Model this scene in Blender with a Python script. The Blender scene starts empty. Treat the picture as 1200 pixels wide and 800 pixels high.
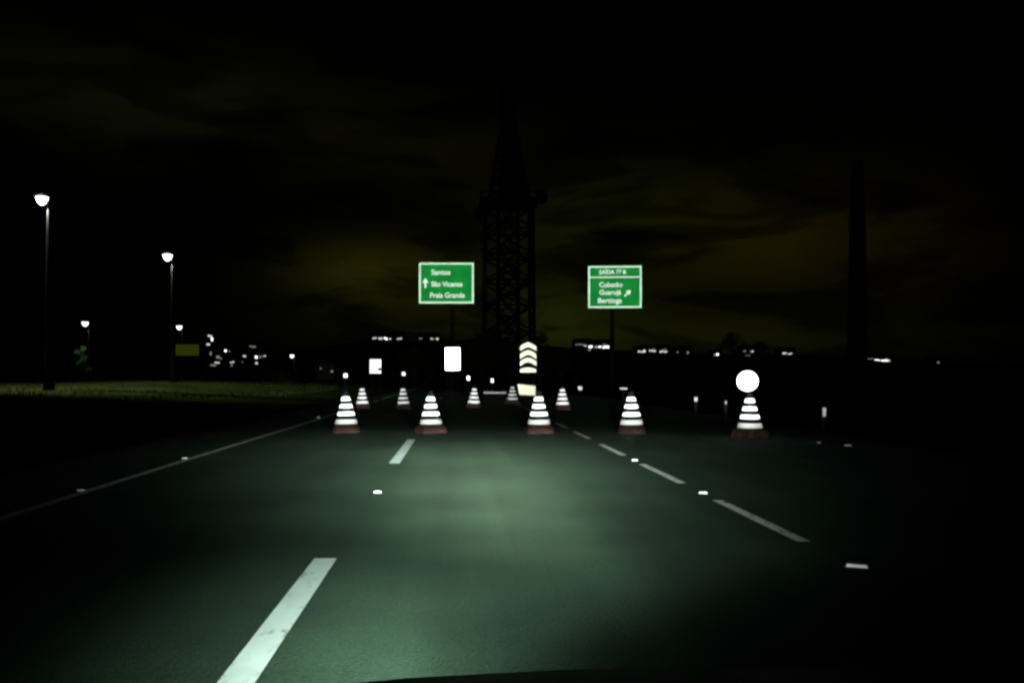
import bpy, bmesh, math, random
from mathutils import Vector, Matrix
R = math.radians
rng = random.Random(7)
S = bpy.context.scene
C = S.collection

# ------------------------------------------------------------------ camera
# world axes: X right, Y along the road, Z up. The dash camera sits 1.26 m above the road.
cam = bpy.data.objects.new('dash_camera', bpy.data.cameras.new('dash_camera'))
C.objects.link(cam)
cam.location = (0, 0, 1.26)
cam.rotation_euler = (R(90), 0, 0)
cam.data.sensor_width = 36; cam.data.lens = 30
cam.data.shift_x = 64/1200; cam.data.shift_y = 40/1200
cam.data.clip_start = 0.05; cam.data.clip_end = 6000
S.camera = cam
S.view_settings.view_transform = 'Standard'; S.view_settings.look = 'None'
S.view_settings.exposure = 0; S.view_settings.gamma = 1
S.render.engine = 'CYCLES'
S.cycles.max_bounces = 5; S.cycles.diffuse_bounces = 2; S.cycles.glossy_bounces = 2
S.cycles.use_denoising = True
S.cycles.pixel_filter_type = 'BLACKMAN_HARRIS'; S.cycles.filter_width = 2.6

# ------------------------------------------------------------------ night sky
W = bpy.data.worlds.new('World'); S.world = W; W.use_nodes = True
nt = W.node_tree; nt.nodes.clear()
class NT:
    """tiny helper for building node trees"""
    def __init__(s, t): s.t = t
    def n(s, kind, **kw):
        x = s.t.nodes.new(kind)
        for k, v in kw.items(): setattr(x, k, v)
        return x
    def put(s, sock, v):
        if hasattr(v, 'is_output'): s.t.links.new(v, sock)
        else: sock.default_value = v
    def m(s, op, a, b=0.0, c=0.0, clamp=False):
        x = s.n('ShaderNodeMath', operation=op, use_clamp=clamp)
        for i, v in enumerate((a, b, c)): s.put(x.inputs[i], v)
        return x.outputs[0]
    def gauss(s, v, c, w):
        d = s.m('DIVIDE', s.m('SUBTRACT', v, c), w)
        return s.m('EXPONENT', s.m('MULTIPLY', s.m('MULTIPLY', d, d), -1.0))
    def ramp(s, v, lo, hi, stops):
        mr = s.n('ShaderNodeMapRange'); mr.clamp = True
        s.put(mr.inputs[0], v); mr.inputs[1].default_value = lo; mr.inputs[2].default_value = hi
        cr = s.n('ShaderNodeValToRGB'); cr.color_ramp.interpolation = 'EASE'; els = cr.color_ramp.elements
        st = [((p-lo)/(hi-lo), q) for p, q in stops]
        els[0].position = st[0][0]; els[0].color = (st[0][1],)*3 + (1,)
        els[1].position = st[-1][0]; els[1].color = (st[-1][1],)*3 + (1,)
        for p, q in st[1:-1]:
            e = els.new(p); e.color = (q, q, q, 1)
        s.t.links.new(mr.outputs[0], cr.inputs[0])
        return cr.outputs[0]

w = NT(nt)
tc = w.n('ShaderNodeTexCoord')
sp = w.n('ShaderNodeSeparateXYZ'); nt.links.new(tc.outputs['Generated'], sp.inputs[0])
x, y, z = sp.outputs
az = w.m('ARCTAN2', x, y)
el = w.m('ARCSINE', z)
mp = w.n('ShaderNodeMapping'); mp.inputs['Scale'].default_value = (2.6, 2.6, 9.0); mp.inputs['Location'].default_value = (.6, .2, 1.3)
nt.links.new(tc.outputs['Generated'], mp.inputs[0])
no = w.n('ShaderNodeTexNoise'); no.inputs['Scale'].default_value = 2.5; no.inputs['Detail'].default_value = 5; no.inputs['Roughness'].default_value = .5
no.inputs['Distortion'].default_value = .6
nt.links.new(mp.outputs[0], no.inputs['Vector'])
cloud = w.ramp(no.outputs['Fac'], 0.3, 0.72, [(0.3, .08), (0.44, .40), (0.56, .95), (0.72, 1.1)])
# town glow caught by patches of low cloud: (bearing, width, elevation, width, colour)
acc = None
for a0, aw, e0, ew, col in (
        (-.10, .085, .122, .032, (.0128, .0120, .0010)), (-.01, .16, .075, .05, (.0040, .0044, .0004)), (.115, .08, .065, .040, (.0055, .0080, .0008)), (.35, .115, .145, .055, (.0066, .0048, .0002)),
        (.17, .15, .180, .055, (.0045, .0052, .0002)), (-.33, .22, .295, .055, (.0036, .0040, .0007)), (.50, .06, .13, .05, (.0022, .0014, .0002)),
        (-.05, .13, .26, .04, (.0022, .0020, .0001)), (.26, .2, .04, .028, (.0050, .0056, .0004)), (.2, .3, .12, .12, (.0016, .0016, .0001))):
    g = w.m('MULTIPLY', w.m('MULTIPLY', w.gauss(az, a0, aw), w.gauss(el, e0, ew)), cloud)
    v = w.n('ShaderNodeVectorMath', operation='SCALE'); v.inputs[0].default_value = col
    nt.links.new(g, v.inputs['Scale'])
    if acc is None: acc = v.outputs[0]
    else:
        q = w.n('ShaderNodeVectorMath', operation='ADD'); nt.links.new(acc, q.inputs[0]); nt.links.new(v.outputs[0], q.inputs[1]); acc = q.outputs[0]
ad = w.n('ShaderNodeVectorMath', operation='ADD'); ad.inputs[1].default_value = (.00006, .00007, .00005)
nt.links.new(acc, ad.inputs[0])
bg = w.n('ShaderNodeBackground'); bg.inputs[1].default_value = 1.0
nt.links.new(ad.outputs[0], bg.inputs[0])
wo = w.n('ShaderNodeOutputWorld'); nt.links.new(bg.outputs[0], wo.inputs[0])

# ------------------------------------------------------------------ the car's headlamps, plus added spots on the green signs
CARX = 0.42
def beam(name, loc, power, el_stops, az_fn, color):
    """a spot whose strength follows a headlamp's beam pattern (elevation x azimuth)"""
    L = bpy.data.lights.new(name, 'SPOT'); L.energy = power; L.color = color
    L.spot_size = R(120); L.spot_blend = .25; L.shadow_soft_size = .05
    L.use_nodes = True
    t = NT(L.node_tree); em = [q for q in L.node_tree.nodes if q.type == 'EMISSION'][0]
    c = t.n('ShaderNodeTexCoord'); s = t.n('ShaderNodeSeparateXYZ')
    L.node_tree.links.new(c.outputs['Normal'], s.inputs[0])
    a = t.m('MULTIPLY', t.m('DIVIDE', s.outputs[0], s.outputs[2]), -1.0)
    e = t.m('MULTIPLY', t.m('DIVIDE', s.outputs[1], s.outputs[2]), -1.0)
    v = t.m('MULTIPLY', t.ramp(e, el_stops[0][0], el_stops[-1][0], el_stops), az_fn(t, a, e))
    L.node_tree.links.new(v, em.inputs['Strength'])
    o = bpy.data.objects.new(name, L); o.location = loc; o.rotation_euler = (R(90), 0, 0)
    return o

# low beam = a narrow hot spot (the two lamps are toed in a little) + a wide spread over the foreground, heavier to the left
hot_el = [(-.22, 0), (-.186, .0008), (-.157, .0098), (-.125, .064), (-.0995, .163), (-.084, .27), (-.066, .455), (-.055, .47), (-.049, .40), (-.042, .16), (-.036, .03), (-.03, 0)]
spread_el = [(-.50, .0028), (-.40, .0068), (-.337, .0120), (-.29, .0180), (-.226, .0270), (-.186, .033), (-.157, .034), (-.125, .043), (-.0995, .091), (-.066, .26),
             (-.05, .41), (-.044, .36), (-.038, .22), (-.03, .06), (-.022, 0)]
def hot_az(toe):
    return lambda t, a, e: t.gauss(a, toe, .125)
def spread_az(near, cross):
    """near = how much foreground fill this lamp gives, cross = how far its foreground fill is turned to the left"""
    def fn(t, a, e):
        low = t.m('MAXIMUM', t.m('SUBTRACT', -.14, e), 0.0)
        d = t.m('ADD', t.m('ADD', a, .05), t.m('MULTIPLY', low, cross))
        lf = t.gauss(t.m('MINIMUM', d, 0.0), 0.0, t.m('ADD', t.m('MULTIPLY', low, 1.3), .205))
        lf = t.m('ADD', t.m('MULTIPLY', lf, .94), t.m('MULTIPLY', t.gauss(t.m('MINIMUM', d, 0.0), 0.0, .5), .027))
        rt = t.gauss(t.m('MAXIMUM', d, 0.0), 0.0, t.m('MAXIMUM', t.m('SUBTRACT', .25, low), .14))
        rt = t.m('ADD', t.m('MULTIPLY', rt, .92), t.m('MULTIPLY', t.gauss(t.m('MAXIMUM', d, 0.0), 0.0, .40), .075))
        return t.m('MULTIPLY', t.m('MULTIPLY', lf, rt), t.ramp(e, -.26, -.10, [(-.26, near), (-.10, 1.0)]))
    return fn
high_el = [(-.05, 0.0), (-.042, .005), (-.031, .05), (-.02, .24), (-.012, 1.0), (.06, 1.0), (.078, 0.0)]
def high_az(t, a, e):
    return t.ramp(a, -.3, .52, [(-.3, 0), (-.26, 0), (-.2, 1), (.37, 1), (.46, 0), (.52, 0)])
HEADLIGHT = (.94, 1.0, .95)
LOW_P, HIGH_P = 92000, 36000
lamps = []
for sx in (-1, 1):
    p = (CARX + sx*.62, 1.66, .62)
    lamps.append(beam('low_beam_hot_spot', p, LOW_P, hot_el, hot_az(-sx*.085), (1.0, .99, .88)))
    lamps.append(beam('low_beam_spread', p, LOW_P, spread_el, spread_az(1.0, 0.0) if sx < 0 else spread_az(.55, 2.6), (.90, 1.0, .96)))
    lamps.append(beam('high_beam', p, HIGH_P, high_el, high_az, HEADLIGHT))
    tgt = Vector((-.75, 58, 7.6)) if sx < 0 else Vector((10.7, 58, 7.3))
    L = bpy.data.lights.new('sign_fill_spot', 'SPOT'); L.energy = 175000; L.color = (.97, 1, .97)  # added narrow spot aimed at one green sign to brighten it
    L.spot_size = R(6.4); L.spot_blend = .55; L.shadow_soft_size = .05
    o = bpy.data.objects.new('sign_fill_spot', L); o.location = p
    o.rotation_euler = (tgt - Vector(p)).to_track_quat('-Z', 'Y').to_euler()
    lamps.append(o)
for o in lamps: C.objects.link(o)

# ------------------------------------------------------------------ materials
M = {}
def mat(name, col, rough=.8, metal=0.0, var=.25, scale=6.0, bump=0.0, bscale=60., spec=.3, col2=None, emit=None, estr=0.0, detail=4.0):
    m = bpy.data.materials.new(name); m.use_nodes = True
    t = NT(m.node_tree); b = m.node_tree.nodes['Principled BSDF']
    c = t.n('ShaderNodeTexCoord')
    n = t.n('ShaderNodeTexNoise'); n.inputs['Scale'].default_value = scale; n.inputs['Detail'].default_value = detail
    m.node_tree.links.new(c.outputs['Object'], n.inputs['Vector'])
    mx = t.n('ShaderNodeMix', data_type='RGBA')
    f = t.ramp(n.outputs['Fac'], .3, .7, [(.3, 0), (.7, 1)])
    m.node_tree.links.new(f, mx.inputs[0])
    a = tuple(v*(1-var) for v in col); bb = col2 or tuple(min(1, v*(1+var)) for v in col)
    mx.inputs[6].default_value = a + (1,); mx.inputs[7].default_value = tuple(bb) + (1,)
    m.node_tree.links.new(mx.outputs[2], b.inputs['Base Color'])
    b.inputs['Roughness'].default_value = rough; b.inputs['Metallic'].default_value = metal
    b.inputs['Specular IOR Level'].default_value = spec
    if emit:
        b.inputs['Emission Color'].default_value = tuple(emit) + (1,); b.inputs['Emission Strength'].default_value = estr
    if bump:
        n2 = t.n('ShaderNodeTexNoise'); n2.inputs['Scale'].default_value = bscale; n2.inputs['Detail'].default_value = 3
        m.node_tree.links.new(c.outputs['Object'], n2.inputs['Vector'])
        bp = t.n('ShaderNodeBump'); bp.inputs['Strength'].default_value = bump; bp.inputs['Distance'].default_value = .02
        m.node_tree.links.new(n2.outputs['Fac'], bp.inputs['Height']); m.node_tree.links.new(bp.outputs[0], b.inputs['Normal'])
    M[name] = m
    return m

def asphalt():
    m = mat('asphalt', (.0255, .055, .0315), rough=.9, var=.2, scale=.5, bump=.5, bscale=70, spec=.12)
    t = NT(m.node_tree); b = m.node_tree.nodes['Principled BSDF']
    base = b.inputs['Base Color'].links[0].from_socket
    c = t.n('ShaderNodeTexCoord')
    g = t.n('ShaderNodeTexNoise'); g.inputs['Scale'].default_value = 55; g.inputs['Detail'].default_value = 3
    m.node_tree.links.new(c.outputs['Object'], g.inputs['Vector'])
    # tyre-polished wheel tracks and lengthwise streaks
    mp = t.n('ShaderNodeMapping'); mp.inputs['Scale'].default_value = (1.6, .05, 1)
    m.node_tree.links.new(c.outputs['Object'], mp.inputs[0])
    st = t.n('ShaderNodeTexNoise'); st.inputs['Scale'].default_value = 1.0; st.inputs['Detail'].default_value = 4
    m.node_tree.links.new(mp.outputs[0], st.inputs['Vector'])
    f = t.m('MULTIPLY', t.ramp(g.outputs['Fac'], .25, .75, [(.25, .72), (.75, 1.25)]), t.ramp(st.outputs['Fac'], .3, .7, [(.3, .8), (.7, 1.15)]))
    s = t.n('ShaderNodeVectorMath', operation='SCALE')
    m.node_tree.links.new(base, s.inputs[0]); m.node_tree.links.new(f, s.inputs['Scale'])
    m.node_tree.links.new(s.outputs[0], b.inputs['Base Color'])
asphalt()
def paint(name, col, lo, hi):
    m = mat(name, col, rough=.75, var=.08, scale=3, spec=.2)
    t = NT(m.node_tree); b = m.node_tree.nodes['Principled BSDF']
    base = b.inputs['Base Color'].links[0].from_socket
    c = t.n('ShaderNodeTexCoord')
    mp = t.n('ShaderNodeMapping'); mp.inputs['Scale'].default_value = (1, .35, 1)
    m.node_tree.links.new(c.outputs['Object'], mp.inputs[0])
    n = t.n('ShaderNodeTexNoise'); n.inputs['Scale'].default_value = 14; n.inputs['Detail'].default_value = 8; n.inputs['Roughness'].default_value = .7
    m.node_tree.links.new(mp.outputs[0], n.inputs['Vector'])
    mx = t.n('ShaderNodeMix', data_type='RGBA')
    m.node_tree.links.new(t.ramp(n.outputs['Fac'], lo, hi, [(lo, 0), (hi, 1)]), mx.inputs[0])
    mx.inputs[6].default_value = (.07, .08, .07, 1); m.node_tree.links.new(base, mx.inputs[7])
    m.node_tree.links.new(mx.outputs[2], b.inputs['Base Color'])
paint('road_paint', (.52, .68, .60), .26, .46)
paint('worn_paint', (.80, .84, .80), .30, .50)
mat('soil', (.012, .014, .008), rough=1, scale=.3, bump=.3, bscale=8, spec=0)
mat('grass_ground', (.030, .036, .010), rough=1, var=.4, scale=.25, bump=.4, bscale=10, spec=0)
mat('grass_blade', (.042, .054, .014), rough=.9, var=.25, scale=.4, spec=.05)
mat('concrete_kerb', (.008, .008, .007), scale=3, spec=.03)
mat('hill_earth', (.006, .007, .004), rough=1, scale=.02, spec=0)
mat('black_rubber', (.0035, .0035, .0035), rough=.9, scale=12, spec=.04)
mat('orange_rubber', (.038, .018, .0125), rough=.8, var=.35, scale=9, spec=.15)
mat('reflective_white', (.86, .87, .86), rough=.5, var=.03, scale=10)
mat('sheeting_white', (.88, .88, .87), rough=.40, metal=.75, var=.03, scale=8)
mat('sheeting_cream', (.82, .81, .60), rough=.48, metal=.52, var=.05, scale=8)
mat('stud_lens', (.9, .9, .88), rough=.42, metal=.8, var=.03, scale=20)
mat('stud_body', (.30, .31, .30), rough=.6, scale=20)
mat('post_plastic', (.003, .003, .003), rough=.9, scale=12, spec=.02)
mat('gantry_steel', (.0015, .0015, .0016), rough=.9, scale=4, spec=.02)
mat('sign_green', (.002, .165, .022), rough=.7, var=.18, scale=.8, spec=.05)
mat('sign_white', (.62, .72, .64), rough=.6, var=.06, scale=2)
mat('dark_steel', (.012, .013, .013), rough=.6, var=.3, scale=4, spec=.2)
mat('galvanised_steel', (.22, .23, .22), rough=.55, metal=.3, var=.2, scale=5)
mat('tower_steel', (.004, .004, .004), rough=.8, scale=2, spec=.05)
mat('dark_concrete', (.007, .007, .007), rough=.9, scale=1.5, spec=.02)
mat('dark_leaf', (.006, .009, .003), rough=.9, var=.5, scale=.8, spec=.03)
mat('green_leaf', (.028, .07, .022), rough=.8, var=.5, scale=1.2, spec=.1)
mat('bark', (.012, .010, .007), rough=1, scale=8, spec=.02)
mat('house_wall', (.02, .019, .017), rough=.9, scale=2, spec=.05)
mat('roof_tile', (.012, .008, .006), rough=.9, scale=3, spec=.05)
mat('lamp_glass', (.9, .9, .9), emit=(.93, 1, .97), estr=14)
mat('far_lamp_glass', (.9, .9, .9), emit=(.95, 1, .97), estr=4)
mat('window_bright', (.6, .6, .55), emit=(1, .99, .93), estr=2.2)
mat('window_mid', (.6, .6, .55), emit=(1, .97, .9), estr=.75)
mat('window_dim', (.5, .5, .42), emit=(1, .95, .8), estr=.2)
mat('board_lit', (.10, .11, .02), var=.15, scale=1.2, emit=(.40, .52, .02), estr=.055)
mat('car_paint', (.002, .003, .003), rough=.6, scale=2, spec=.02)
mat('car_trim', (.01, .01, .01), rough=.6, scale=8)
mat('tyre', (.012, .012, .012), rough=.9, scale=10)
mat('rim', (.35, .35, .36), rough=.35, metal=.9, scale=5)
mat('headlamp_lens', (.8, .8, .8), rough=.1, emit=(.94, 1, .95), estr=6)
gm = bpy.data.materials.new('windscreen_glass'); gm.use_nodes = True
gb = gm.node_tree.nodes['Principled BSDF']; gb.inputs['Base Color'].default_value = (.75, .85, .8, 1)
gb.inputs['Roughness'].default_value = .02; gb.inputs['Transmission Weight'].default_value = 1; gb.inputs['IOR'].default_value = 1.1
M['windscreen_glass'] = gm

# ------------------------------------------------------------------ mesh helpers
def obj(name, bm, m, parent=None, smooth=False):
    me = bpy.data.meshes.new(name); bm.normal_update(); bm.to_mesh(me); bm.free()
    if smooth:
        for p in me.polygons: p.use_smooth = True
    me.materials.append(M[m] if isinstance(m, str) else m)
    o = bpy.data.objects.new(name, me); C.objects.link(o)
    if parent: o.parent = parent
    return o
def tag(o, label, cat, group=None, kind=None):
    if label: o['label'] = label
    if cat: o['category'] = cat
    if group: o['group'] = group
    if kind: o['kind'] = kind
    return o
def thing(name, label, cat, loc, group=None, rz=0):
    o = bpy.data.objects.new(name, None); o.empty_display_size = .2; C.objects.link(o)
    o.location = loc; o.rotation_euler = (0, 0, rz)
    return tag(o, label, cat, group)
def struct(name, bm, m): return tag(obj(name, bm, m), None, None, None, 'structure')
def box(bm, x0, x1, y0, y1, z0, z1, bev=0.0):
    g = bmesh.ops.create_cube(bm, size=1.0)['verts']
    for v in g:
        v.co = Vector(((x0+x1)/2 + v.co.x*(x1-x0), (y0+y1)/2 + v.co.y*(y1-y0), (z0+z1)/2 + v.co.z*(z1-z0)))
    if bev:
        es = {e for v in g for e in v.link_edges}
        bmesh.ops.bevel(bm, geom=list(es), offset=bev, segments=2, affect='EDGES', profile=.6)
def lathe(bm, prof, n=28, cx=0, cy=0, cap=True):
    rings = []
    for r, z in prof:
        rings.append([bm.verts.new((cx + r*math.cos(2*math.pi*i/n), cy + r*math.sin(2*math.pi*i/n), z)) for i in range(n)])
    for a, b in zip(rings, rings[1:]):
        for i in range(n): bm.faces.new((a[i], a[(i+1) % n], b[(i+1) % n], b[i]))
    if cap:
        bm.faces.new(rings[0][::-1]); bm.faces.new(rings[-1])
def bar(bm, p, q, r0, r1=None, n=8):
    r1 = r0 if r1 is None else r1
    p, q = Vector(p), Vector(q); d = (q-p); u = d.orthogonal().normalized(); v = d.normalized().cross(u)
    A = [bm.verts.new(p + (u*math.cos(2*math.pi*i/n) + v*math.sin(2*math.pi*i/n))*r0) for i in range(n)]
    B = [bm.verts.new(q + (u*math.cos(2*math.pi*i/n) + v*math.sin(2*math.pi*i/n))*r1) for i in range(n)]
    for i in range(n): bm.faces.new((A[i], A[(i+1) % n], B[(i+1) % n], B[i]))
    bm.faces.new(A[::-1]); bm.faces.new(B)
def quad(bm, x0, x1, y0, y1, z):
    bm.faces.new([bm.verts.new(p) for p in ((x0, y0, z), (x1, y0, z), (x1, y1, z), (x0, y1, z))])
def plate(bm, pts, y0, y1):
    """extrude an outline in the XZ plane between y0 (front) and y1 (back)"""
    A = [bm.verts.new((px, y0, pz)) for px, pz in pts]; B = [bm.verts.new((px, y1, pz)) for px, pz in pts]
    n = len(pts)
    bm.faces.new(A); bm.faces.new(B[::-1])
    for i in range(n): bm.faces.new((A[i], B[i], B[(i+1) % n], A[(i+1) % n]))
    bmesh.ops.recalc_face_normals(bm, faces=bm.faces[:])
NB = bmesh.new
def copy_tree(o, parent=None):
    c = o.copy(); C.objects.link(c)
    if parent: c.parent = parent
    for ch in list(o.children): copy_tree(ch, c)
    return c

# ------------------------------------------------------------------ the setting
bm = NB(); quad(bm, -3000, 3000, -500, 4000, -.02); struct('ground', bm, 'soil')
bm = NB()
ys = [-30 + i*5 for i in range(90)]
prev = None
for yy in ys:
    cur = [bm.verts.new((xx, yy, .004)) for xx in (-5.2, -2.5, 0, 2.6, 5, 7.5)]
    if prev:
        for i in range(5): bm.faces.new((prev[i], prev[i+1], cur[i+1], cur[i]))
    prev = cur
struct('road', bm, 'asphalt')
bm = NB()
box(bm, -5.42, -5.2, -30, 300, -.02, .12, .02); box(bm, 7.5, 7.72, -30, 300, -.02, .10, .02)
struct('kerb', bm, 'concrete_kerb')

# grass bank on the left: rises to about half a metre
def bank_z(X, Y):
    t = min(1, max(0, (-5.42 - X)/16)); t = t*t*(3-2*t)
    return .03 + .62*t + .06*math.sin(X*.31 + Y*.13) * t + .05*math.sin(Y*.21 - X*.1)*t
bm = NB(); nx, ny = 46, 60
grid = [[bm.verts.new((-5.43 - 70*(i/nx)**1.3, -10 + 170*(j/ny), 0)) for i in range(nx+1)] for j in range(ny+1)]
for row in grid:
    for v in row: v.co.z = bank_z(v.co.x, v.co.y)
for j in range(ny):
    for i in range(nx): bm.faces.new((grid[j][i+1], grid[j][i], grid[j+1][i], grid[j+1][i+1]))
struct('grass_bank', bm, 'grass_ground')
# grass blades, one uncountable mass
verts, faces = [], []
for k in range(46000):
    Y = 27 + 62*rng.random()**1.1; X = -9.5 - 46*rng.random()
    clump = math.sin(X*1.3+Y*.7)*math.sin(X*.4-Y*.9)
    if rng.random() > .62 + .38*clump: continue
    z0 = bank_z(X, Y) - .02; h = rng.uniform(.06, .17)*(1 + .5*clump); a = rng.uniform(0, math.pi); wd = rng.uniform(.012, .03)
    lx, ly = rng.gauss(0, .05), rng.gauss(0, .05); n0 = len(verts)
    verts += [(X-wd*math.cos(a), Y-wd*math.sin(a), z0), (X+wd*math.cos(a), Y+wd*math.sin(a), z0), (X+lx, Y+ly, z0+h)]
    faces.append((n0, n0+1, n0+2))
me = bpy.data.meshes.new('grass'); me.from_pydata(verts, [], faces); me.materials.append(M['grass_blade'])
go = bpy.data.objects.new('grass', me); C.objects.link(go)
tag(go, 'short mown grass on the bank left of the road', 'grass', None, 'stuff')

# far dark ridge: px is the picture column, used once here only to read off the skyline
RIDGE = [(-700, 4), (-350, 6), (-190, 7), (-110, 9), (-75, 13), (-44, 17.2), (-6, 17.4), (14, 18), (45, 14.6), (66, 13.2), (100, 12.4),
         (126, 11.4), (158, 11.2), (190, 9.5), (226, 7.2), (330, 6), (700, 4)]
def ridge_z(X):
    for (a, za), (b, zb) in zip(RIDGE, RIDGE[1:]):
        if a <= X <= b:
            t = (X-a)/(b-a); return za + (zb-za)*t + .3*math.exp(-(X/260)**4)
    return 4
bm = NB(); rows = []
for Y, f in ((240, -.05), (290, .22), (330, .55), (370, .86), (400, 1.0), (440, .9), (520, .5), (640, -.05)):
    rows.append([bm.verts.new((X*Y/400 if Y < 400 else X, Y, ridge_z(X)*f + (.5*math.sin(X*.21+Y) if 0 < f < .95 else 0))) for X in range(-700, 701, 10)])
for a, b in zip(rows, rows[1:]):
    for i in range(len(a)-1): bm.faces.new((a[i], a[i+1], b[i+1], b[i]))
struct('hills', bm, 'hill_earth')

# painted markings
bm = NB()
def strip(x, wd, y0, y1, wander=0.0):
    n = max(1, int((y1-y0)/1.5)); pl = None
    for i in range(n+1):
        yy = y0 + (y1-y0)*i/n; o = wander*math.sin(yy*.35)
        cur = (bm.verts.new((x-wd/2+o, yy, .008)), bm.verts.new((x+wd/2+o, yy, .008)))
        if pl: bm.faces.new((pl[0], pl[1], cur[1], cur[0]))
        pl = cur
for y0 in (1.26, 12.2, 23.2, 34.2, 45.2, 56.2, 67.2): strip(-.905, .155, y0, y0+4.6)
struct('lane_dashes', bm, 'road_paint')
bm = NB()
strip(-4.02, .11, -5, 120, .015)
struct('edge_line', bm, 'worn_paint')
bm = NB()
yy = 6.45
while yy < 75:
    strip(2.62, .105, yy, yy+2.15); yy += 3.5
struct('exit_dashes', bm, 'worn_paint')

# ------------------------------------------------------------------ traffic cones
def cone_root():
    root = thing('traffic_cone', '-', 'traffic cone', (0, 0, .004), 'traffic cones closing the lanes')
    b = NB()
    pts = []
    h, c = .295, .07                                     # square foot with cut corners
    for sx, sy in ((1, 1), (-1, 1), (-1, -1), (1, -1)):
        p, q = (sx*h, sy*(h-c)), (sx*(h-c), sy*h)
        pts += [p, q] if sx*sy > 0 else [q, p]
    A = [b.verts.new((px, py, 0)) for px, py in pts]; B = [b.verts.new((px*.97, py*.97, .10)) for px, py in pts]; D = [b.verts.new((px*.90, py*.90, .135)) for px, py in pts]; E = [b.verts.new((px*.80, py*.80, .165)) for px, py in pts]
    for P, Q in ((A, B), (B, D), (D, E)):
        for i in range(8): b.faces.new((P[i], P[(i+1) % 8], Q[(i+1) % 8], Q[i]))
    b.faces.new(A[::-1]); b.faces.new(E)
    obj('base', b, 'orange_rubber', root)
    rad = lambda zz: .232 - .285*(zz-.25)
    b = NB(); lathe(b, [(rad(.15)-.02, .13), (rad(.17)-.012, .17), (rad(.19), .19), (rad(.5), .5), (rad(.88), .88), (.045, .91), (.03, .92), (.029, .89)], 32)
    obj('body', b, 'black_rubber', root, True)
    for z0, z1 in ((.195, .293), (.378, .463), (.545, .628), (.705, .79)):
        b = NB(); n = 32
        lathe(b, [(rad(z0)+.001, z0), (rad(z0)+.007, z0+.004), (rad(z1)+.007, z1-.004), (rad(z1)+.001, z1)], n, cap=False)
        obj('reflective_band', b, 'reflective_white', root, True)
    return root
CONES = [
    ((-2.46, 18.9), 'banded cone nearest the left edge line, in the near row of cones'),
    ((-.58, 18.8), 'banded cone with brown base behind the second white lane dash'),
    ((1.80, 18.8), 'banded cone with brown base in front of the pale crash cushion'),
    ((3.82, 18.7), 'banded cone just right of the dashed exit line, nearest row, below the right green sign'),
    ((6.00, 17.5), 'banded cone standing directly under the round white disc'),
    ((-3.66, 32.9), 'small banded cone beyond the nearest left cone, leftmost of the far row'),
    ((-2.06, 32.6), 'small banded cone of the far row, left lane, standing alone between two larger cones'),
    ((.64, 33.5), 'small banded cone of the far row just left of the low white barrier board'),
    ((2.47, 38.2), 'smallest banded cone, between the low barrier board and the pale crash cushion'),
    ((3.90, 31.6), 'small banded cone of the far row right of the pale crash cushion'),
]
proto = cone_root()
for i, ((X, Y), lab) in enumerate(CONES):
    o = proto if i == 0 else copy_tree(proto)
    o.location = (X, Y, .004); o.rotation_euler = (0, 0, rng.uniform(-.5, .5)); o['label'] = lab
    o.rotation_euler.x = rng.uniform(-.02, .02); o.rotation_euler.y = rng.uniform(-.03, .03)
    s = 1.0 if i < 5 else .96
    o.scale = (s, s, s)

# round white disc on a thin stake behind the right cone
t = thing('disc_sign', 'large round white reflective disc on a thin stake above the rightmost cone', 'road sign', (6.13, 18.05, .004))
b = NB(); lathe(b, [(.16, 0), (.16, .03), (.03, .05)], 20); obj('foot', b, 'post_plastic', t)
b = NB(); bar(b, (0, 0, .04), (0, 0, .98), .014); obj('stake', b, 'post_plastic', t)
b = NB(); lathe(b, [(.208, -.012), (.220, -.006), (.220, .006), (.208, .012)], 48)
d = obj('disc', b, 'reflective_white', t); d.rotation_euler = (R(90), 0, R(-12)); d.location = (0, -.02, 1.143)

# white rectangular reflective boards on stands
def panel_sign(label, loc, wd, z0, z1, dark_tab=False):
    t = thing('reflective_board', label, 'road sign', loc, 'white reflective boards facing the traffic', 0)
    b = NB(); box(b, -wd/2, wd/2, -.012, .012, z0, z1, .006); obj('face', b, 'sheeting_white', t)
    b = NB(); box(b, -wd/2-.03, wd/2+.03, .014, .05, z1-.02, z1+.10); box(b, -wd/2-.03, wd/2+.03, .014, .05, z0-.03, z1-.02)
    obj('frame', b, 'gantry_steel', t)
    for sx in (-1, 1):
        b = NB(); bar(b, (sx*wd*.32, .07, 0), (sx*wd*.32, .07, z1), .025); bar(b, (sx*wd*.32, .4, 0), (sx*wd*.32, .07, z0+.2), .02)
        bar(b, (sx*wd*.32, -.3, .02), (sx*wd*.32, .45, .02), .025)
        obj('leg', b, 'gantry_steel', t)
    if dark_tab:
        b = NB(); box(b, wd*.22, wd*.5, -.03, -.0135, z0+.12, z0+.27); obj('tab', b, 'dark_steel', t)
    return t
o = panel_sign('smaller white reflective board with a dark notch, standing by the left edge of the road', (-3.84, 40, .004), .54, 1.36, 2.02, True)
o.rotation_euler.z = R(-5)
o = panel_sign('taller plain white reflective board standing mid-road under the left green sign', (-.25, 45, .004), .80, 1.53, 2.74)

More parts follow.
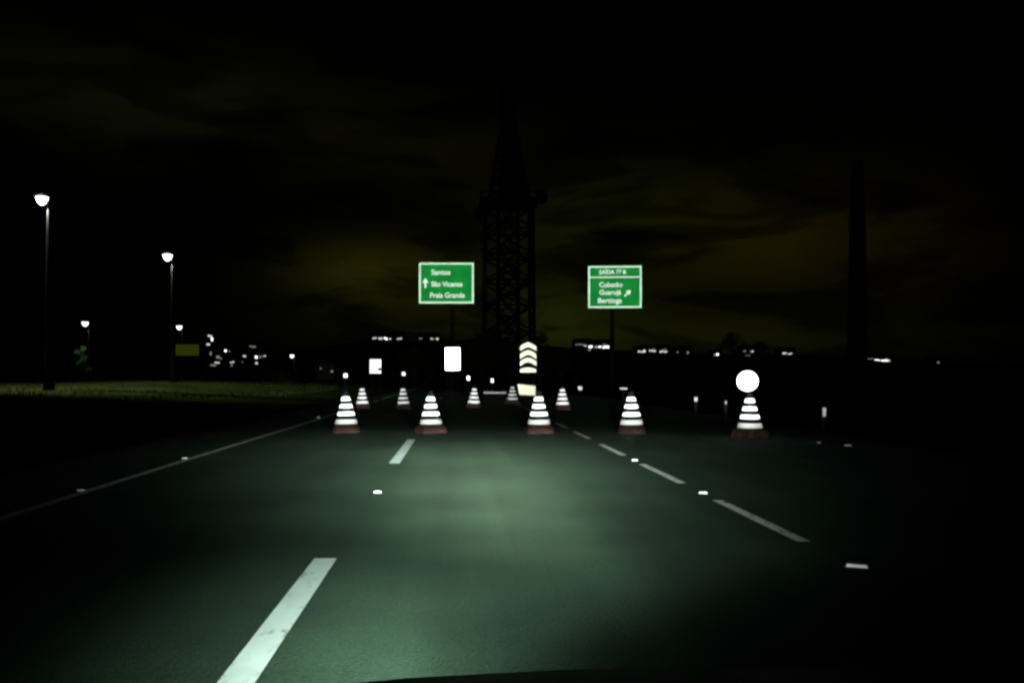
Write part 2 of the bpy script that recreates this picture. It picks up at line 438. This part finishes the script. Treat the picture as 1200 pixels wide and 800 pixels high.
# chevron marker at the gore
t = thing('chevron_marker', 'tall dark marker board with four cream chevrons stacked, at the exit split', 'road sign', (4.56, 55, .004))
b = NB(); pts = [(-.58, 1.42), (.58, 1.42), (.58, 3.0)] + [(.58*math.cos(a), 3.0 + .45*math.sin(a)) for a in [math.pi*k/12 for k in range(1, 12)]] + [(-.58, 3.0)]
plate(b, pts, 0, .03); obj('board', b, 'post_plastic', t)
for k, (zb, th, ri) in enumerate(((2.83, .30, .26), (2.33, .31, .26), (1.87, .29, .26), (1.47, .19, .12))):
    b = NB(); N = 10
    up = [(-.52 + 1.04*i/N, zb + ri*(1-abs(2*i/N-1)**1.6) + th) for i in range(N+1)]
    lo = [(-.52 + 1.04*i/N, zb + (ri*(1-abs(2*i/N-1)**1.6) if k < 3 else 0)) for i in range(N+1)]
    for i in range(N):
        b.faces.new([b.verts.new((p[0], -.004, p[1])) for p in (lo[i], lo[i+1], up[i+1], up[i])])
    obj('chevron', b, 'sheeting_cream', t)
for sx in (-.3, .3):
    b = NB(); bar(b, (sx, .07, 0), (sx, .07, 3.1), .04); obj('post', b, 'post_plastic', t)
# crash cushion in front of it
t = thing('crash_cushion', 'low crash cushion with a pale cream front, under the chevron marker', 'crash cushion', (4.34, 53, .004), None, R(4))
b = NB(); pts = [(-.50, .08), (.50, .03), (.50, .62), (-.62, .74)]
plate(b, pts, -.02, 0); obj('front_panel', b, 'sheeting_cream', t)
b = NB(); box(b, -.5, .5, .004, 1.5, .02, .66, .05); obj('body', b, 'post_plastic', t)
for k in range(3):
    b = NB(); box(b, -.53, .53, .35+.4*k, .45+.4*k, .0, .69, .01); obj('rib', b, 'dark_steel', t)
# low barrier board
t = thing('barrier_board', 'low greyish white barrier board lying across the closed lane', 'barrier', (1.98, 45, .004))
b = NB(); box(b, -.60, .60, -.015, .015, .31, .40, .004); obj('board', b, 'galvanised_steel', t)
for sx in (-.45, .45):
    b = NB(); box(b, sx-.03, sx+.03, .017, .06, 0, .40); box(b, sx-.03, sx+.03, -.25, .25, 0, .03); obj('foot', b, 'post_plastic', t)

# ------------------------------------------------------------------ delineator posts
def delineator(label, X, Y, zc, wd, ht, rz=0):
    t = thing('delineator_post', label, 'delineator post', (X, Y, .004), 'delineator posts beside the lanes', rz)
    b = NB(); box(b, -.05, .05, .0, .022, 0, zc+ht/2+.04, .006); lathe(b, [(.10, 0), (.10, .03), (.05, .05)], 14, cy=.01); obj('post', b, 'post_plastic', t)
    b = NB(); box(b, -wd/2, wd/2, -.009, -.002, zc-ht/2, zc+ht/2, .002); obj('reflector', b, 'sheeting_white', t)
for lab, X, Y, zc, wd, ht, rz in (
    ('delineator post with a square white reflector, behind the nearest left cone', -3.93, 30, 1.26, .14, .14, -4),
    ('thin delineator post with a white reflector, beyond the lone left-lane cone', -3.78, 60, 1.38, .22, .24, -2),
    ('delineator post with white reflector, beyond the small cone left of the barrier board', .78, 60, 1.08, .22, .30, 0),
    ('delineator post with white reflector, beyond the low barrier board', 2.46, 60, .92, .18, .26, 0),
    ('delineator post with a tall upright white reflector, far right of the disc', 7.61, 17.7, .50, .085, .18, 18),
    ('low delineator post with faint reflector, just left of the round disc', 7.55, 24, .50, .05, .07, 14),
    ('low delineator post with bright reflector, between the disc and the fourth near cone', 7.60, 27.2, .50, .11, .13, 12),
    ('farthest low delineator post with reflector, right of the far cones', 7.60, 52.8, .48, .26, .24, 6),
    ('delineator post with wide flat reflector, seen just over the cone right of the exit line', 6.85, 35.2, .72, .32, .07, 8)):
    delineator(lab, X, Y, zc, wd, ht, R(rz))

# ------------------------------------------------------------------ road studs
def stud_root():
    t = thing('road_stud', '-', 'road stud', (0, 0, .004), 'reflective road studs')
    b = NB(); A = [(-.055, -.050, 0), (.055, -.050, 0), (.055, .05, 0), (-.055, .05, 0)]; T = [(-.045, -.0447, .022), (.045, -.0447, .022), (.045, .028, .022), (-.045, .028, .022)]
    A = [b.verts.new(p) for p in A]; T = [b.verts.new(p) for p in T]
    for i in range(4): b.faces.new((A[i], A[(i+1) % 4], T[(i+1) % 4], T[i]))
    b.faces.new(T); obj('housing', b, 'stud_body', t)
    b = NB(); b.faces.new([b.verts.new(p) for p in ((-.047, -.0505, .004), (.047, -.0505, .004), (.043, -.045, .0225), (-.043, -.045, .0225))]); obj('lens', b, 'stud_lens', t)
    return t
STUDS = [((-4.10, 9.3), .95, 'road stud on the left edge line nearest the car'),
         ((-4.12, 12.9), .9, 'road stud on the left edge line, second from the car'),
         ((-4.14, 25.4), 1.2, 'road stud on the left edge line just before the cones'),
         ((-.86, 9.2), .85, 'lone road stud between the two white lane dashes'),
         ((2.62, 5.60), 1.0, 'elongated road stud nearest the car on the right'),
         ((2.62, 9.10), .95, 'road stud in the exit line gap, middle of three'),
         ((2.62, 12.6), .95, 'road stud in the exit line gap farthest from the car'),
         ((7.00, 15.3), 1.4, 'brighter road stud on the far right edge of the tarmac'),
         ((6.78, 16.0), .7, 'faint road stud on the far right, beside a brighter one')]
proto = stud_root()
for i, ((X, Y), s, lab) in enumerate(STUDS):
    o = proto if i == 0 else copy_tree(proto)
    o.location = (X, Y, .004 if i in (3, 7, 8) else .0095); s *= .88; o.scale = (s, s, s*.85); o['label'] = lab; o.rotation_euler.z = math.atan2(-X, Y)*.95
    if i == 4: o.scale = (1.35, 1.1, 1.0)

# ------------------------------------------------------------------ green overhead signs
def lettering(txt, size, x, zz, parent, xs=1.0):
    cu = bpy.data.curves.new('lettering', 'FONT'); cu.body = txt; cu.size = size; cu.extrude = .004; cu.offset = .008; cu.resolution_u = 4
    tmp = bpy.data.objects.new('tmp_text', cu); C.objects.link(tmp)
    bpy.context.view_layer.update()
    me = bpy.data.meshes.new_from_object(tmp.evaluated_get(bpy.context.evaluated_depsgraph_get()))
    bpy.data.objects.remove(tmp)
    me.transform(Matrix.Translation((x, -.030, zz)) @ Matrix.Rotation(R(90), 4, 'X') @ Matrix.Scale(xs, 4, (1, 0, 0)))
    me.materials.clear(); me.materials.append(M['sign_white'])
    o = bpy.data.objects.new('lettering', me); C.objects.link(o); o.parent = parent
    return o
def big_sign(label, loc, W_, H_, rz, rx=0.0):
    t = thing('direction_sign', label, 'road sign', loc, None, rz)
    t.rotation_euler.x = rx
    b = NB(); box(b, -W_/2, W_/2, -.02, .02, 0, H_, .008); obj('panel', b, 'sign_green', t)
    b = NB(); e = .045; wd = .10
    for x0, x1, z0, z1 in ((-W_/2+e, W_/2-e, H_-e-wd, H_-e), (-W_/2+e, W_/2-e, e, e+wd), (-W_/2+e, -W_/2+e+wd, e+wd, H_-e-wd), (W_/2-e-wd, W_/2-e, e+wd, H_-e-wd)):
        box(b, x0, x1, -.028, -.0225, z0, z1)
    obj('border', b, 'sign_white', t)
    b = NB()
    for k in range(4):
        xx = -W_*.36 + W_*.24*k; box(b, xx-.04, xx+.04, .022, .09, .1, H_-.1)
    obj('stiffener', b, 'dark_steel', t)
    return t
def arrow(parent, cx, cz, ang, s):
    b = NB()
    pts = [(-.10, -.55), (.10, -.55), (.10, .05), (.36, .0), (0, .55), (-.36, .0), (-.10, .05)]
    ca, sa = math.cos(ang), math.sin(ang)
    b.faces.new([b.verts.new((cx + s*(px*ca-pz*sa), -.0285, cz + s*(px*sa+pz*ca))) for px, pz in pts])
    obj('arrow', b, 'sign_white', parent)
t = big_sign('green overhead sign with upward arrow and three lines, left of the two, first reading Santos', (-.75, 58, 6.13), 3.78, 2.82, 0)
lettering('Santos', .50, -1.03, 1.98, t); lettering('São Vicente', .48, -1.03, 1.18, t, .93); lettering('Praia Grande', .50, -1.13, .42, t, .90)
arrow(t, -1.42, 1.42, 0, .62)
t = big_sign('green overhead sign with an exit number strip on top and a slanting arrow', (10.70, 58, 5.82), 3.66, 2.92, R(-4))
lettering('SAÍDA 77 B', .40, -1.06, 2.34, t, .92); lettering('Cubatão', .46, -1.06, 1.46, t); lettering('Guarujá', .46, -1.06, .94, t); lettering('Bertioga', .48, -1.16, .38, t)
b = NB(); box(b, -1.68, 1.68, -.028, -.0225, 2.08, 2.16); obj('divider', b, 'sign_white', t)
arrow(t, .86, 1.03, R(-45), .55)
def sign_post(label, X, zc):
    t = thing('sign_post', label, 'sign post', (X, 58.45, .004), 'dark posts carrying the green signs')
    b = NB(); bar(b, (0, 0, .06), (0, 0, zc+1.1), .17, .13, 16); obj('pole', b, 'gantry_steel', t)
    b = NB(); box(b, -.35, .35, -.35, .35, 0, .06, .01); obj('base_plate', b, 'gantry_steel', t)
    for dz in (-.7, .7):
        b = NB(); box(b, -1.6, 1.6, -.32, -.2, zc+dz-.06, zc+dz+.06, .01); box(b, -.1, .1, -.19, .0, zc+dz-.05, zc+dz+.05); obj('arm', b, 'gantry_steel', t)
bm = NB(); lathe(bm, [(.9, 0), (.9, .13), (.84, .16)], 32, -.35, 58.45); struct('traffic_island', bm, 'concrete_kerb')
sign_post('dark post under the left green sign, standing mid-road on a small island', -.35, 7.5)
sign_post('dark post under the right green sign, off the right edge of the road', 10.6, 7.3)

# ------------------------------------------------------------------ street lamps
def street_lamp(label, X, Y, z0, ztop, head, power, pole_r, group='street lamps on the left', big=True):
    t = thing('street_lamp', label, 'street lamp', (X, Y, z0), group)
    H = ztop - z0
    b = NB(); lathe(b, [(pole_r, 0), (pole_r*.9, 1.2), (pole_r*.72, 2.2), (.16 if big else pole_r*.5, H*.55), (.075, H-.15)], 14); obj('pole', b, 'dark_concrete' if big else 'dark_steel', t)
    b = NB(); bar(b, (0, 0, H-.25), (-head*.9, -.05, H+.05), .05, .04); obj('arm', b, 'galvanised_steel', t)
    b = NB()
    box(b, -head*1.25, -head*.05, -head*.38, head*.38, H+.03, H+.03+head*.3, .04); obj('lamp_head', b, 'galvanised_steel', t)
    b = NB(); n = 16
    lathe(b, [(head*.12, -head*.62), (head*.36, -head*.42), (head*.50, 0)], n)
    g = obj('lamp_glass', b, 'lamp_glass' if big else 'far_lamp_glass', t, True); g.location = (-head*.62, -.02, H+.026)
    if power:
        L = bpy.data.lights.new('lamp_light', 'SPOT'); L.energy = power; L.color = (.93, 1, .80); L.spot_size = R(135); L.spot_blend = .6; L.shadow_soft_size = .12
        lo = bpy.data.objects.new('lamp_light', L); C.objects.link(lo); lo.parent = t; lo.location = (-head*.62, -.05, H-head*.75); lo.rotation_euler = (R(14), 0, 0)
    return t
street_lamp('tallest street lamp, nearest the road, at the far left over the grass', -19.9, 41.6, .55, 9.9, .55, 5600, .27)
street_lamp('second tall street lamp on the grass bank, right of the tallest one', -20.5, 61.5, .6, 9.9, .62, 3600, .27)
street_lamp('distant street lamp lighting a small green tree', -60, 139, 0, 9.9, 1.0, 1100, .14, big=False)
street_lamp('distant street lamp standing above the lit yellow green billboard', -48.3, 150, 0, 9.9, .95, 300, .14, big=False)
street_lamp('small lone distant street lamp between the lit town and the left board', -22.9, 120, 0, 4.1, .55, 60, .07, big=False)
street_lamp('distant street lamp rising over the cluster of lit houses', -47.5, 170, 0, 6.4, .8, 0, .12, big=False)

# lit billboard
t = thing('billboard', 'small lit yellow green billboard on dark posts by the distant lamps', 'billboard', (-31.8, 100, 0))
b = NB(); box(b, -1.5, 1.5, -.06, .06, 3.62, 4.9, .03); obj('face', b, 'board_lit', t)
b = NB(); box(b, -1.6, 1.6, .065, .2, 3.5, 5.0); obj('frame', b, 'dark_steel', t)
for sx in (-.9, .9):
    b = NB(); bar(b, (sx, .14, 0), (sx, .14, 4.6), .08); obj('post', b, 'dark_steel', t)

# ------------------------------------------------------------------ trees
def tree(name, label, X, Y, z0, H, wd, leafm, nleaf=1500, group=None, seed=1, leaf=.28, bare=.22, cat='tree'):
    r = random.Random(seed)
    t = thing(name, label, cat, (X, Y, z0), group)
    b = NB(); bar(b, (0, 0, -.2), (r.uniform(-.1, .1), 0, H*.5), .03*H*.6+.05, .05, 8)
    cents = []
    nb = 9
    for k in range(nb):
        a = 2*math.pi*k/nb + r.uniform(-.4, .4); zz = H*(bare + (1-bare)*(.12 + .72*((k*5) % nb)/nb)); rr = wd*.5*(.3 + .6*r.random())*(1.15 - .75*max(0, zz/H-.45))
        p = Vector((rr*math.cos(a), rr*math.sin(a), zz)); cents.append((p, wd*.5*r.uniform(.32, .52)))
        bar(b, (0, 0, max(.4, zz*.55)), p, .05+.006*H, .02, 6)
    cents.append((Vector((0, 0, H*.86)), wd*.5*.36)); cents.append((Vector((0, 0, H*.6)), wd*.5*.5))
    obj('trunk', b, 'bark', t)
    vs, fs = [], []
    for k in range(nleaf):
        c, rad = cents[r.randrange(len(cents))]
        d = Vector((r.gauss(0, 1), r.gauss(0, 1), r.gauss(0, .75))); d.normalize(); p = c + d*rad*(r.random()**.45)
        if p.z > H: p.z = H - r.random()*.3
        u = Vector((r.gauss(0, 1), r.gauss(0, 1), r.gauss(0, 1))).normalized(); v = u.orthogonal().normalized(); s = leaf*r.uniform(.5, 1.1); n0 = len(vs)
        vs += [tuple(p - u*s*.5), tuple(p + v*s*.3), tuple(p + u*s*.5), tuple(p - v*s*.3)]; fs.append((n0, n0+1, n0+2, n0+3))
    me = bpy.data.meshes.new('crown'); me.from_pydata(vs, [], fs); me.materials.append(M[leafm])
    c = bpy.data.objects.new('crown', me); C.objects.link(c); c.parent = t
    return t
tree('street_tree', 'small narrow green tree lit by a distant lamp at the left', -62.0, 141.5, 0, 6.8, 2.6, 'green_leaf', 1500, None, 3, .2, .25)
MID = 'dark trees at the foot of the tower'
for i, (X, Y, H, wd, lab) in enumerate((
    (-5.6, 112, 5.4, 5.2, 'lowest dark tree at the left end of the clump under the tower'),
    (-1.6, 118, 6.6, 6.0, 'dark tree behind the taller white board, under the left green sign'),
    (3.2, 115, 7.6, 6.5, 'dark rounded tree left of the lattice tower foot'),
    (7.4, 120, 9.0, 7.0, 'tallest dark tree, in front of the lattice tower foot'),
    (11.2, 116, 7.4, 6.4, 'dark tree behind the chevron marker on the right of the tower foot'),
    (14.6, 119, 5.0, 5.0, 'smallest dark tree sloping away right of the tower clump'))):
    tree('broadleaf_tree', lab, X, Y, 0, H, wd, 'dark_leaf', 2600, MID, 20+i, .34, .06)
tree('ridge_tree', 'dark tree on the far ridge, right of the right green sign', 127, 396, ridge_z(127)-1, 10.5, 12, 'dark_leaf', 2200, None, 40, .7, .1)
tree('ridge_tree', 'broad dark tree on the far ridge above the round disc', 141, 397, ridge_z(141)-1, 6.5, 13, 'dark_leaf', 1800, None, 41, .7, .1)
# hedge behind the grass
t = thing('hedge', 'long dark hedge along the back of the grass bank', 'hedge', (0, 0, 0))
r = random.Random(5); vs, fs = [], []
for k in range(9000):
    X = -92 + 74*r.random(); zz = .4 + (1.3 + .35*math.sin(X*.5) + .2*math.sin(X*1.7))*r.random()
    p = Vector((X, 97 + r.gauss(0, .5), zz)); u = Vector((r.gauss(0, 1), r.gauss(0, 1), r.gauss(0, 1))).normalized(); v = u.orthogonal().normalized(); s = .42*r.uniform(.5, 1.1); n0 = len(vs)
    vs += [tuple(p - u*s*.5), tuple(p + v*s*.35), tuple(p + u*s*.5), tuple(p - v*s*.35)]; fs.append((n0, n0+1, n0+2, n0+3))
me = bpy.data.meshes.new('foliage'); me.from_pydata(vs, [], fs); me.materials.append(M['dark_leaf'])
c = bpy.data.objects.new('foliage', me); C.objects.link(c); c.parent = t
b = NB()
for k in range(36): bar(b, (-91+2*k, 97, -.1), (-91+2*k+.2, 97, 1.2), .06, .03, 6)
obj('stems', b, 'bark', t)

# ------------------------------------------------------------------ lattice tower and mast
t = thing('lattice_tower', 'tall dark lattice tower tapering to a thin spire behind the two green signs', 'tower', (8.9, 150, 0))
def lattice(b, z0, z1, w0, w1, n, r, diag=True):
    cs = ((1, 1), (-1, 1), (-1, -1), (1, -1))
    P = lambda k, c: Vector((c[0]*(w0+(w1-w0)*k/n)/2, c[1]*(w0+(w1-w0)*k/n)/2, z0+(z1-z0)*k/n))
    for c in cs: bar(b, P(0, c), P(n, c), r*1.9, r*1.6, 6)
    for k in range(n):
        for i in range(4):
            c, d = cs[i], cs[(i+1) % 4]
            bar(b, P(k, c), P(k+1, d), r, r, 5); bar(b, P(k, d), P(k+1, c), r, r, 5); bar(b, P(k+1, c), P(k+1, d), r, r, 5)
b = NB(); lattice(b, 0, 31, 8.6, 8.0, 7, .17); obj('lower_frame', b, 'tower_steel', t)
b = NB(); lattice(b, 0, 31, 3.6, 3.4, 8, .14); obj('inner_frame', b, 'tower_steel', t)
b = NB(); box(b, -5.0, 5.0, -5, 5, 31, 31.5, .05); lattice(b, 31.5, 32.6, 9.8, 9.8, 1, .07); obj('platform', b, 'tower_steel', t)
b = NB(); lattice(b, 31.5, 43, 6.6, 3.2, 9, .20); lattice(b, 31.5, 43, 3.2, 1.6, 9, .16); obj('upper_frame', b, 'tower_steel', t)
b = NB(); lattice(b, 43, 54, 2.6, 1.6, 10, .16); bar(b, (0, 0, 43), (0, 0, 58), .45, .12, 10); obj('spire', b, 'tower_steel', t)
for k, (xx, zz) in enumerate(((5.6, 32.4), (-4.6, 29.6))):
    b = NB(); lathe(b, [(.2, -.25), (.9, .0), (1.3, .35), (1.25, .38), (.2, .1)], 20); d = obj('dish', b, 'tower_steel', t); d.location = (xx, -1, zz); d.rotation_euler = (R(90), 0, R(30-60*k))
t = thing('mast_column', 'thick dark column standing alone at the right against the faint sky', 'mast', (37.5, 80, 0))
b = NB(); lathe(b, [(.95, 0), (.85, 5), (.72, 14), (.60, 19), (.5, 21)], 24); obj('shaft', b, 'tower_steel', t)
b = NB(); lathe(b, [(.5, 21.003), (.42, 21.2), (.12, 21.5)], 24); obj('cap', b, 'tower_steel', t)

# ------------------------------------------------------------------ lit houses
def house(label, X, Y, z0, wd, H, wins, name='house', cat='house', group='lit houses in the dark distance', dep=6.0):
    t = thing(name, label, cat, (X, Y, z0), group)
    b = NB(); box(b, -wd/2, wd/2, 0, dep, -.6, H); obj('wall', b, 'house_wall', t)
    b = NB()
    if name == 'house':
        rh = min(1.6, wd*.22)
        A = [(-wd/2-.3, H+.003), (wd/2+.3, H+.003), (wd/2-.6, H+rh), (-wd/2+.6, H+rh)]
        plate(b, A, -.3, dep+.3)
    else:
        box(b, -wd/2-.15, wd/2+.15, -.15, dep+.15, H+.003, H+.35)
    obj('roof', b, 'roof_tile', t)
    for (wx, wz, ww, wh, lv) in wins:
        b = NB(); box(b, wx-ww/2, wx+ww/2, -.05, -.003, wz-wh/2, wz+wh/2)
        obj('window', b, ('window_dim', 'window_mid', 'window_bright')[lv], t)
    return t
def at(px, py, Y): return ((px-536)/1000*Y, 1.26 + (440-py)/1000*Y)
# the near town: positions are metres; at() converts the surveyed bearing into metres at that distance
def lit_house(label, Y, x0, x1, ytop, pts, **kw):
    """pts: bearing points of lit windows (column, row, width px, height px, level)"""
    X0, Z1 = at(x0, ytop, Y); X1, _ = at(x1, ytop, Y)
    zb = kw.pop('zb', 0.0); cx = (X0+X1)/2; s = Y/1000
    wins = []
    split = []
    for (a, c, ww, wh, lv) in pts:                     # long strips are several separate panes of unequal size
        n = max(1, round(ww/2.3)); r_ = random.Random(int(a*10+c))
        for k in range(n):
            f = r_.uniform(.75, 1.0); split.append((a - ww/2 + ww*(k+.5)/n, c + r_.uniform(-.5, .5)*(n > 1), ww/n*f, max(.9, wh*r_.uniform(.7, 1.1)), lv if r_.random() < .7 else max(0, lv-1)))
    for (a, c, ww, wh, lv) in split:
        wx, wz = at(a, c, Y); wins.append((wx-cx, wz-zb, ww*s, wh*s, lv))
    return house(label, cx, Y, zb, X1-X0, Z1-zb, wins, **kw)
lit_house('tall narrow block with a column of bright windows, left end of the lit town', 165, 238, 253, 388,
          [(246, 393.5, 5, 2.2, 1), (248.5, 397.5, 2.5, 4.5, 2), (244, 403, 4, 2.2, 1), (247, 414, 2.5, 5, 0), (249, 428, 5, 2, 0)], name='apartment_block', cat='apartment block')
lit_house('wide low house below the brightest window of the lit town', 150, 252, 273, 414.5,
          [(255.5, 418, 4, 3, 0), (259, 420, 2, 2, 0), (254.5, 424.5, 6, 2, 1), (251.5, 428, 4, 1.6, 0), (272, 424.5, 5, 1.6, 1), (271.5, 428, 2, 2.5, 0)], name='shop_block', cat='shop block')
lit_house('house with the single brightest window, behind the wide low house', 175, 256, 272, 407,
          [(263, 410.5, 5.5, 3.2, 2), (269, 411.5, 1.5, 1.5, 0)])
lit_house('house with two bright windows side by side in the middle of the lit town', 160, 273, 290, 413,
          [(277.5, 417.2, 4.5, 2.4, 2), (282, 416, 2, 1.4, 0), (286.5, 417, 3.5, 2, 1), (284, 424, 1.5, 1.5, 0)])
lit_house('long house with a bright strip of windows, right end of the lit town', 168, 290.5, 314, 413,
          [(294, 416.5, 5, 2.2, 2), (299.5, 418, 4.5, 3, 2), (305, 418, 2.5, 2.4, 1), (309.5, 417, 4, 1.6, 1), (299.5, 425.5, 5, 2.2, 1), (297, 427.5, 2, 1.2, 0)])
lit_house('dim house with one faint upper window behind the long bright house', 190, 289, 303, 403,
          [(293, 411, 2.6, 2.2, 1), (296, 406, 7, 2, 0)])
lit_house('low house with two tiny lights left of the cones', 130, 370, 392, 427,
          [(376, 431.5, 2, 1.8, 0), (389, 435, 3.2, 2.6, 1)])
def ridge_house(label, x0, x1, ytop, pts, Y=368):
    X = ((x0+x1)/2-536)/1000*Y
    zb = max(0, ridge_z(X) - 5)
    lit_house(label, Y, x0, x1, ytop, pts, zb=zb, group='lit houses along the far ridge', dep=5)
ridge_house('long ridge house with a bright row of windows, leftmost on the skyline', 432, 464, 393, [(439, 396, 5, 1.6, 1), (446, 397, 5, 2.6, 2), (452, 396.5, 4, 2.6, 2), (457, 397, 3, 2, 1)])
ridge_house('small ridge house with one slanting bright window, second on the skyline', 464.5, 474, 393, [(468, 396.8, 6, 2.2, 1)])
ridge_house('ridge house with faint windows left of the tower trees', 488, 516, 394, [(493, 396.5, 3.5, 2, 0), (507, 397, 5, 2, 1), (512.5, 397, 3, 2, 1)])
ridge_house('ridge house with a faint strip and a bright square window, below right sign', 672, 695, 401, [(680, 403.8, 12, 1.3, 0), (686, 405, 3, 1.4, 1), (692, 406.5, 4.5, 3.4, 2), (691, 410, 3.5, 2, 1)])
ridge_house('ridge house with two bright long windows under the right green sign', 695.5, 718, 402, [(698, 406, 4, 2.2, 1), (703, 406, 3.5, 2.2, 2), (710, 406.5, 7.5, 3.2, 2), (708, 403.5, 4, 1, 0)])
ridge_house('ridge house with a flat strip of light, first of three right of the green signs', 744, 758, 408, [(752, 411.8, 9, 2, 1), (755, 410.5, 3, 1.6, 1)])
ridge_house('middle of three neighbouring ridge houses right of the right green sign', 758.5, 770, 407, [(764.5, 411, 8, 2.2, 1), (766, 408.8, 3, 1.2, 0)])
ridge_house('last of three neighbouring ridge houses right of the right green sign', 771, 786, 407, [(777.5, 411.8, 9, 2.2, 1), (779, 409, 4, 1, 0)])
ridge_house('faint ridge house with two tiny lights', 790, 812, 410, [(794, 412.5, 2, 1.6, 0), (806, 413, 2.4, 3, 0)])
ridge_house('ridge house with one bright corner window below the dark ridge tree', 834, 846, 412, [(839, 416, 5, 3.4, 1), (841, 415, 3, 2, 2)])
ridge_house('ridge house with paired small lights right above the round disc', 868, 888, 408, [(872.5, 411.5, 3.5, 1.6, 0), (881, 411.5, 4, 2, 1), (876, 417, 6, 1, 0)])
ridge_house('ridge house with a short light strip right of the disc', 912, 932, 411, [(919.5, 413.5, 5, 2, 1), (926, 414.5, 5, 1.6, 1)])
ridge_house('ridge house with a bright lens shaped window, right of the thick column', 1012, 1050, 418, [(1020, 420, 6, .9, 0), (1029, 422, 9, 1.2, 2), (1038, 423, 10, 2.8, 2), (1040, 421, 6, .8, 1)])
ridge_house('faint farthest right ridge house with one small light', 1092, 1108, 421, [(1099.5, 424.5, 3, 3, 0)])

# ------------------------------------------------------------------ the car carrying the camera
car = thing('car', 'dark car whose bonnet edge shows along the bottom of the view', 'car', (CARX, 0, 0))
def loft(b, secs):
    """secs: (y, list of (x, z)) half sections from the centre outwards"""
    rows = []
    for yy, pts in secs:
        full = [(-px, pz) for px, pz in pts[::-1]] + [(px, pz) for px, pz in pts[1:]]
        rows.append([b.verts.new((px, yy, pz)) for px, pz in full])
    for A, B in zip(rows, rows[1:]):
        for i in range(len(A)-1): b.faces.new((A[i], A[i+1], B[i+1], B[i]))
    return rows
hs = lambda zc, ed, hw: [(0, zc), (.25, zc-.004), (.5, zc-.017), (.68, zc-.034), (.78, ed), (hw, ed-.10), (hw, .40), (hw-.05, .24)]
b = NB()
rows = loft(b, [(-2.9, hs(.98, .86, .80)), (-2.2, hs(1.02, .93, .86)), (-1.2, hs(.97, .92, .88)), (.30, hs(.96, .90, .88)), (.55, hs(.945, .88, .88)), (.95, hs(.89, .83, .87)),
                (1.25, hs(.82, .76, .84)), (1.40, hs(.782, .71, .80)), (1.47, hs(.735, .66, .77)), (1.54, hs(.62, .56, .72)), (1.56, hs(.45, .42, .70))])
b.faces.new(rows[0]); b.faces.new(rows[-1][::-1])
bmesh.ops.recalc_face_normals(b, faces=b.faces[:])
obj('body', b, 'car_paint', car, True)
b = NB(); rf = lambda zc, hw, zs: [(0, zc), (.4, zc-.02), (hw-.08, zc-.06), (hw, zc-.16), (hw+.1, zs)]
loft(b, [(-2.3, rf(1.08, .58, .93)), (-1.7, rf(1.44, .62, .93)), (-1.0, rf(1.49, .64, .93)), (-.45, rf(1.45, .64, .93))])
obj('cabin', b, 'car_paint', car, True)
b = NB(); b.faces.new([b.verts.new(p) for p in ((-.74, .40, .965), (.74, .40, .965), (.62, -.42, 1.43), (-.62, -.42, 1.43))]); obj('windscreen', b, 'windscreen_glass', car)
b = NB(); box(b, -.45, .45, 1.563, 1.585, .40, .52, .008); obj('grille', b, 'car_trim', car)
for sx in (-1, 1):
    b = NB(); box(b, sx*.62-.13, sx*.62+.13, 1.50, 1.60, .55, .67, .03); h = obj('headlight', b, 'car_trim', car)
    b = NB(); box(b, sx*.62-.10, sx*.62+.10, 1.602, 1.612, .575, .65, .004); obj('lens', b, 'headlamp_lens', h)
    b = NB(); box(b, sx*.98-.09, sx*.98+.09, .05, .15, .98, 1.10, .03); bar(b, (sx*.84, .12, .95), (sx*.95, .10, 1.02), .02); obj('wing_mirror', b, 'car_paint', car)
    for yy in (.75, -1.95):
        b = NB(); lathe(b, [(.20, -.10), (.30, -.10), (.325, -.07), (.325, .07), (.30, .10), (.20, .10)], 28); wl = obj('wheel', b, 'tyre', car, True)
        wl.rotation_euler = (0, R(90), 0); wl.location = (sx*.80, yy, .325)
        b = NB(); lathe(b, [(.05, .085), (.12, .07), (.198, .095), (.198, -.09), (.05, -.09)], 28); obj('rim', b, 'rim', wl)
for o in lamps:
    o.parent = car; o.location = (o.location.x - CARX, o.location.y, o.location.z)
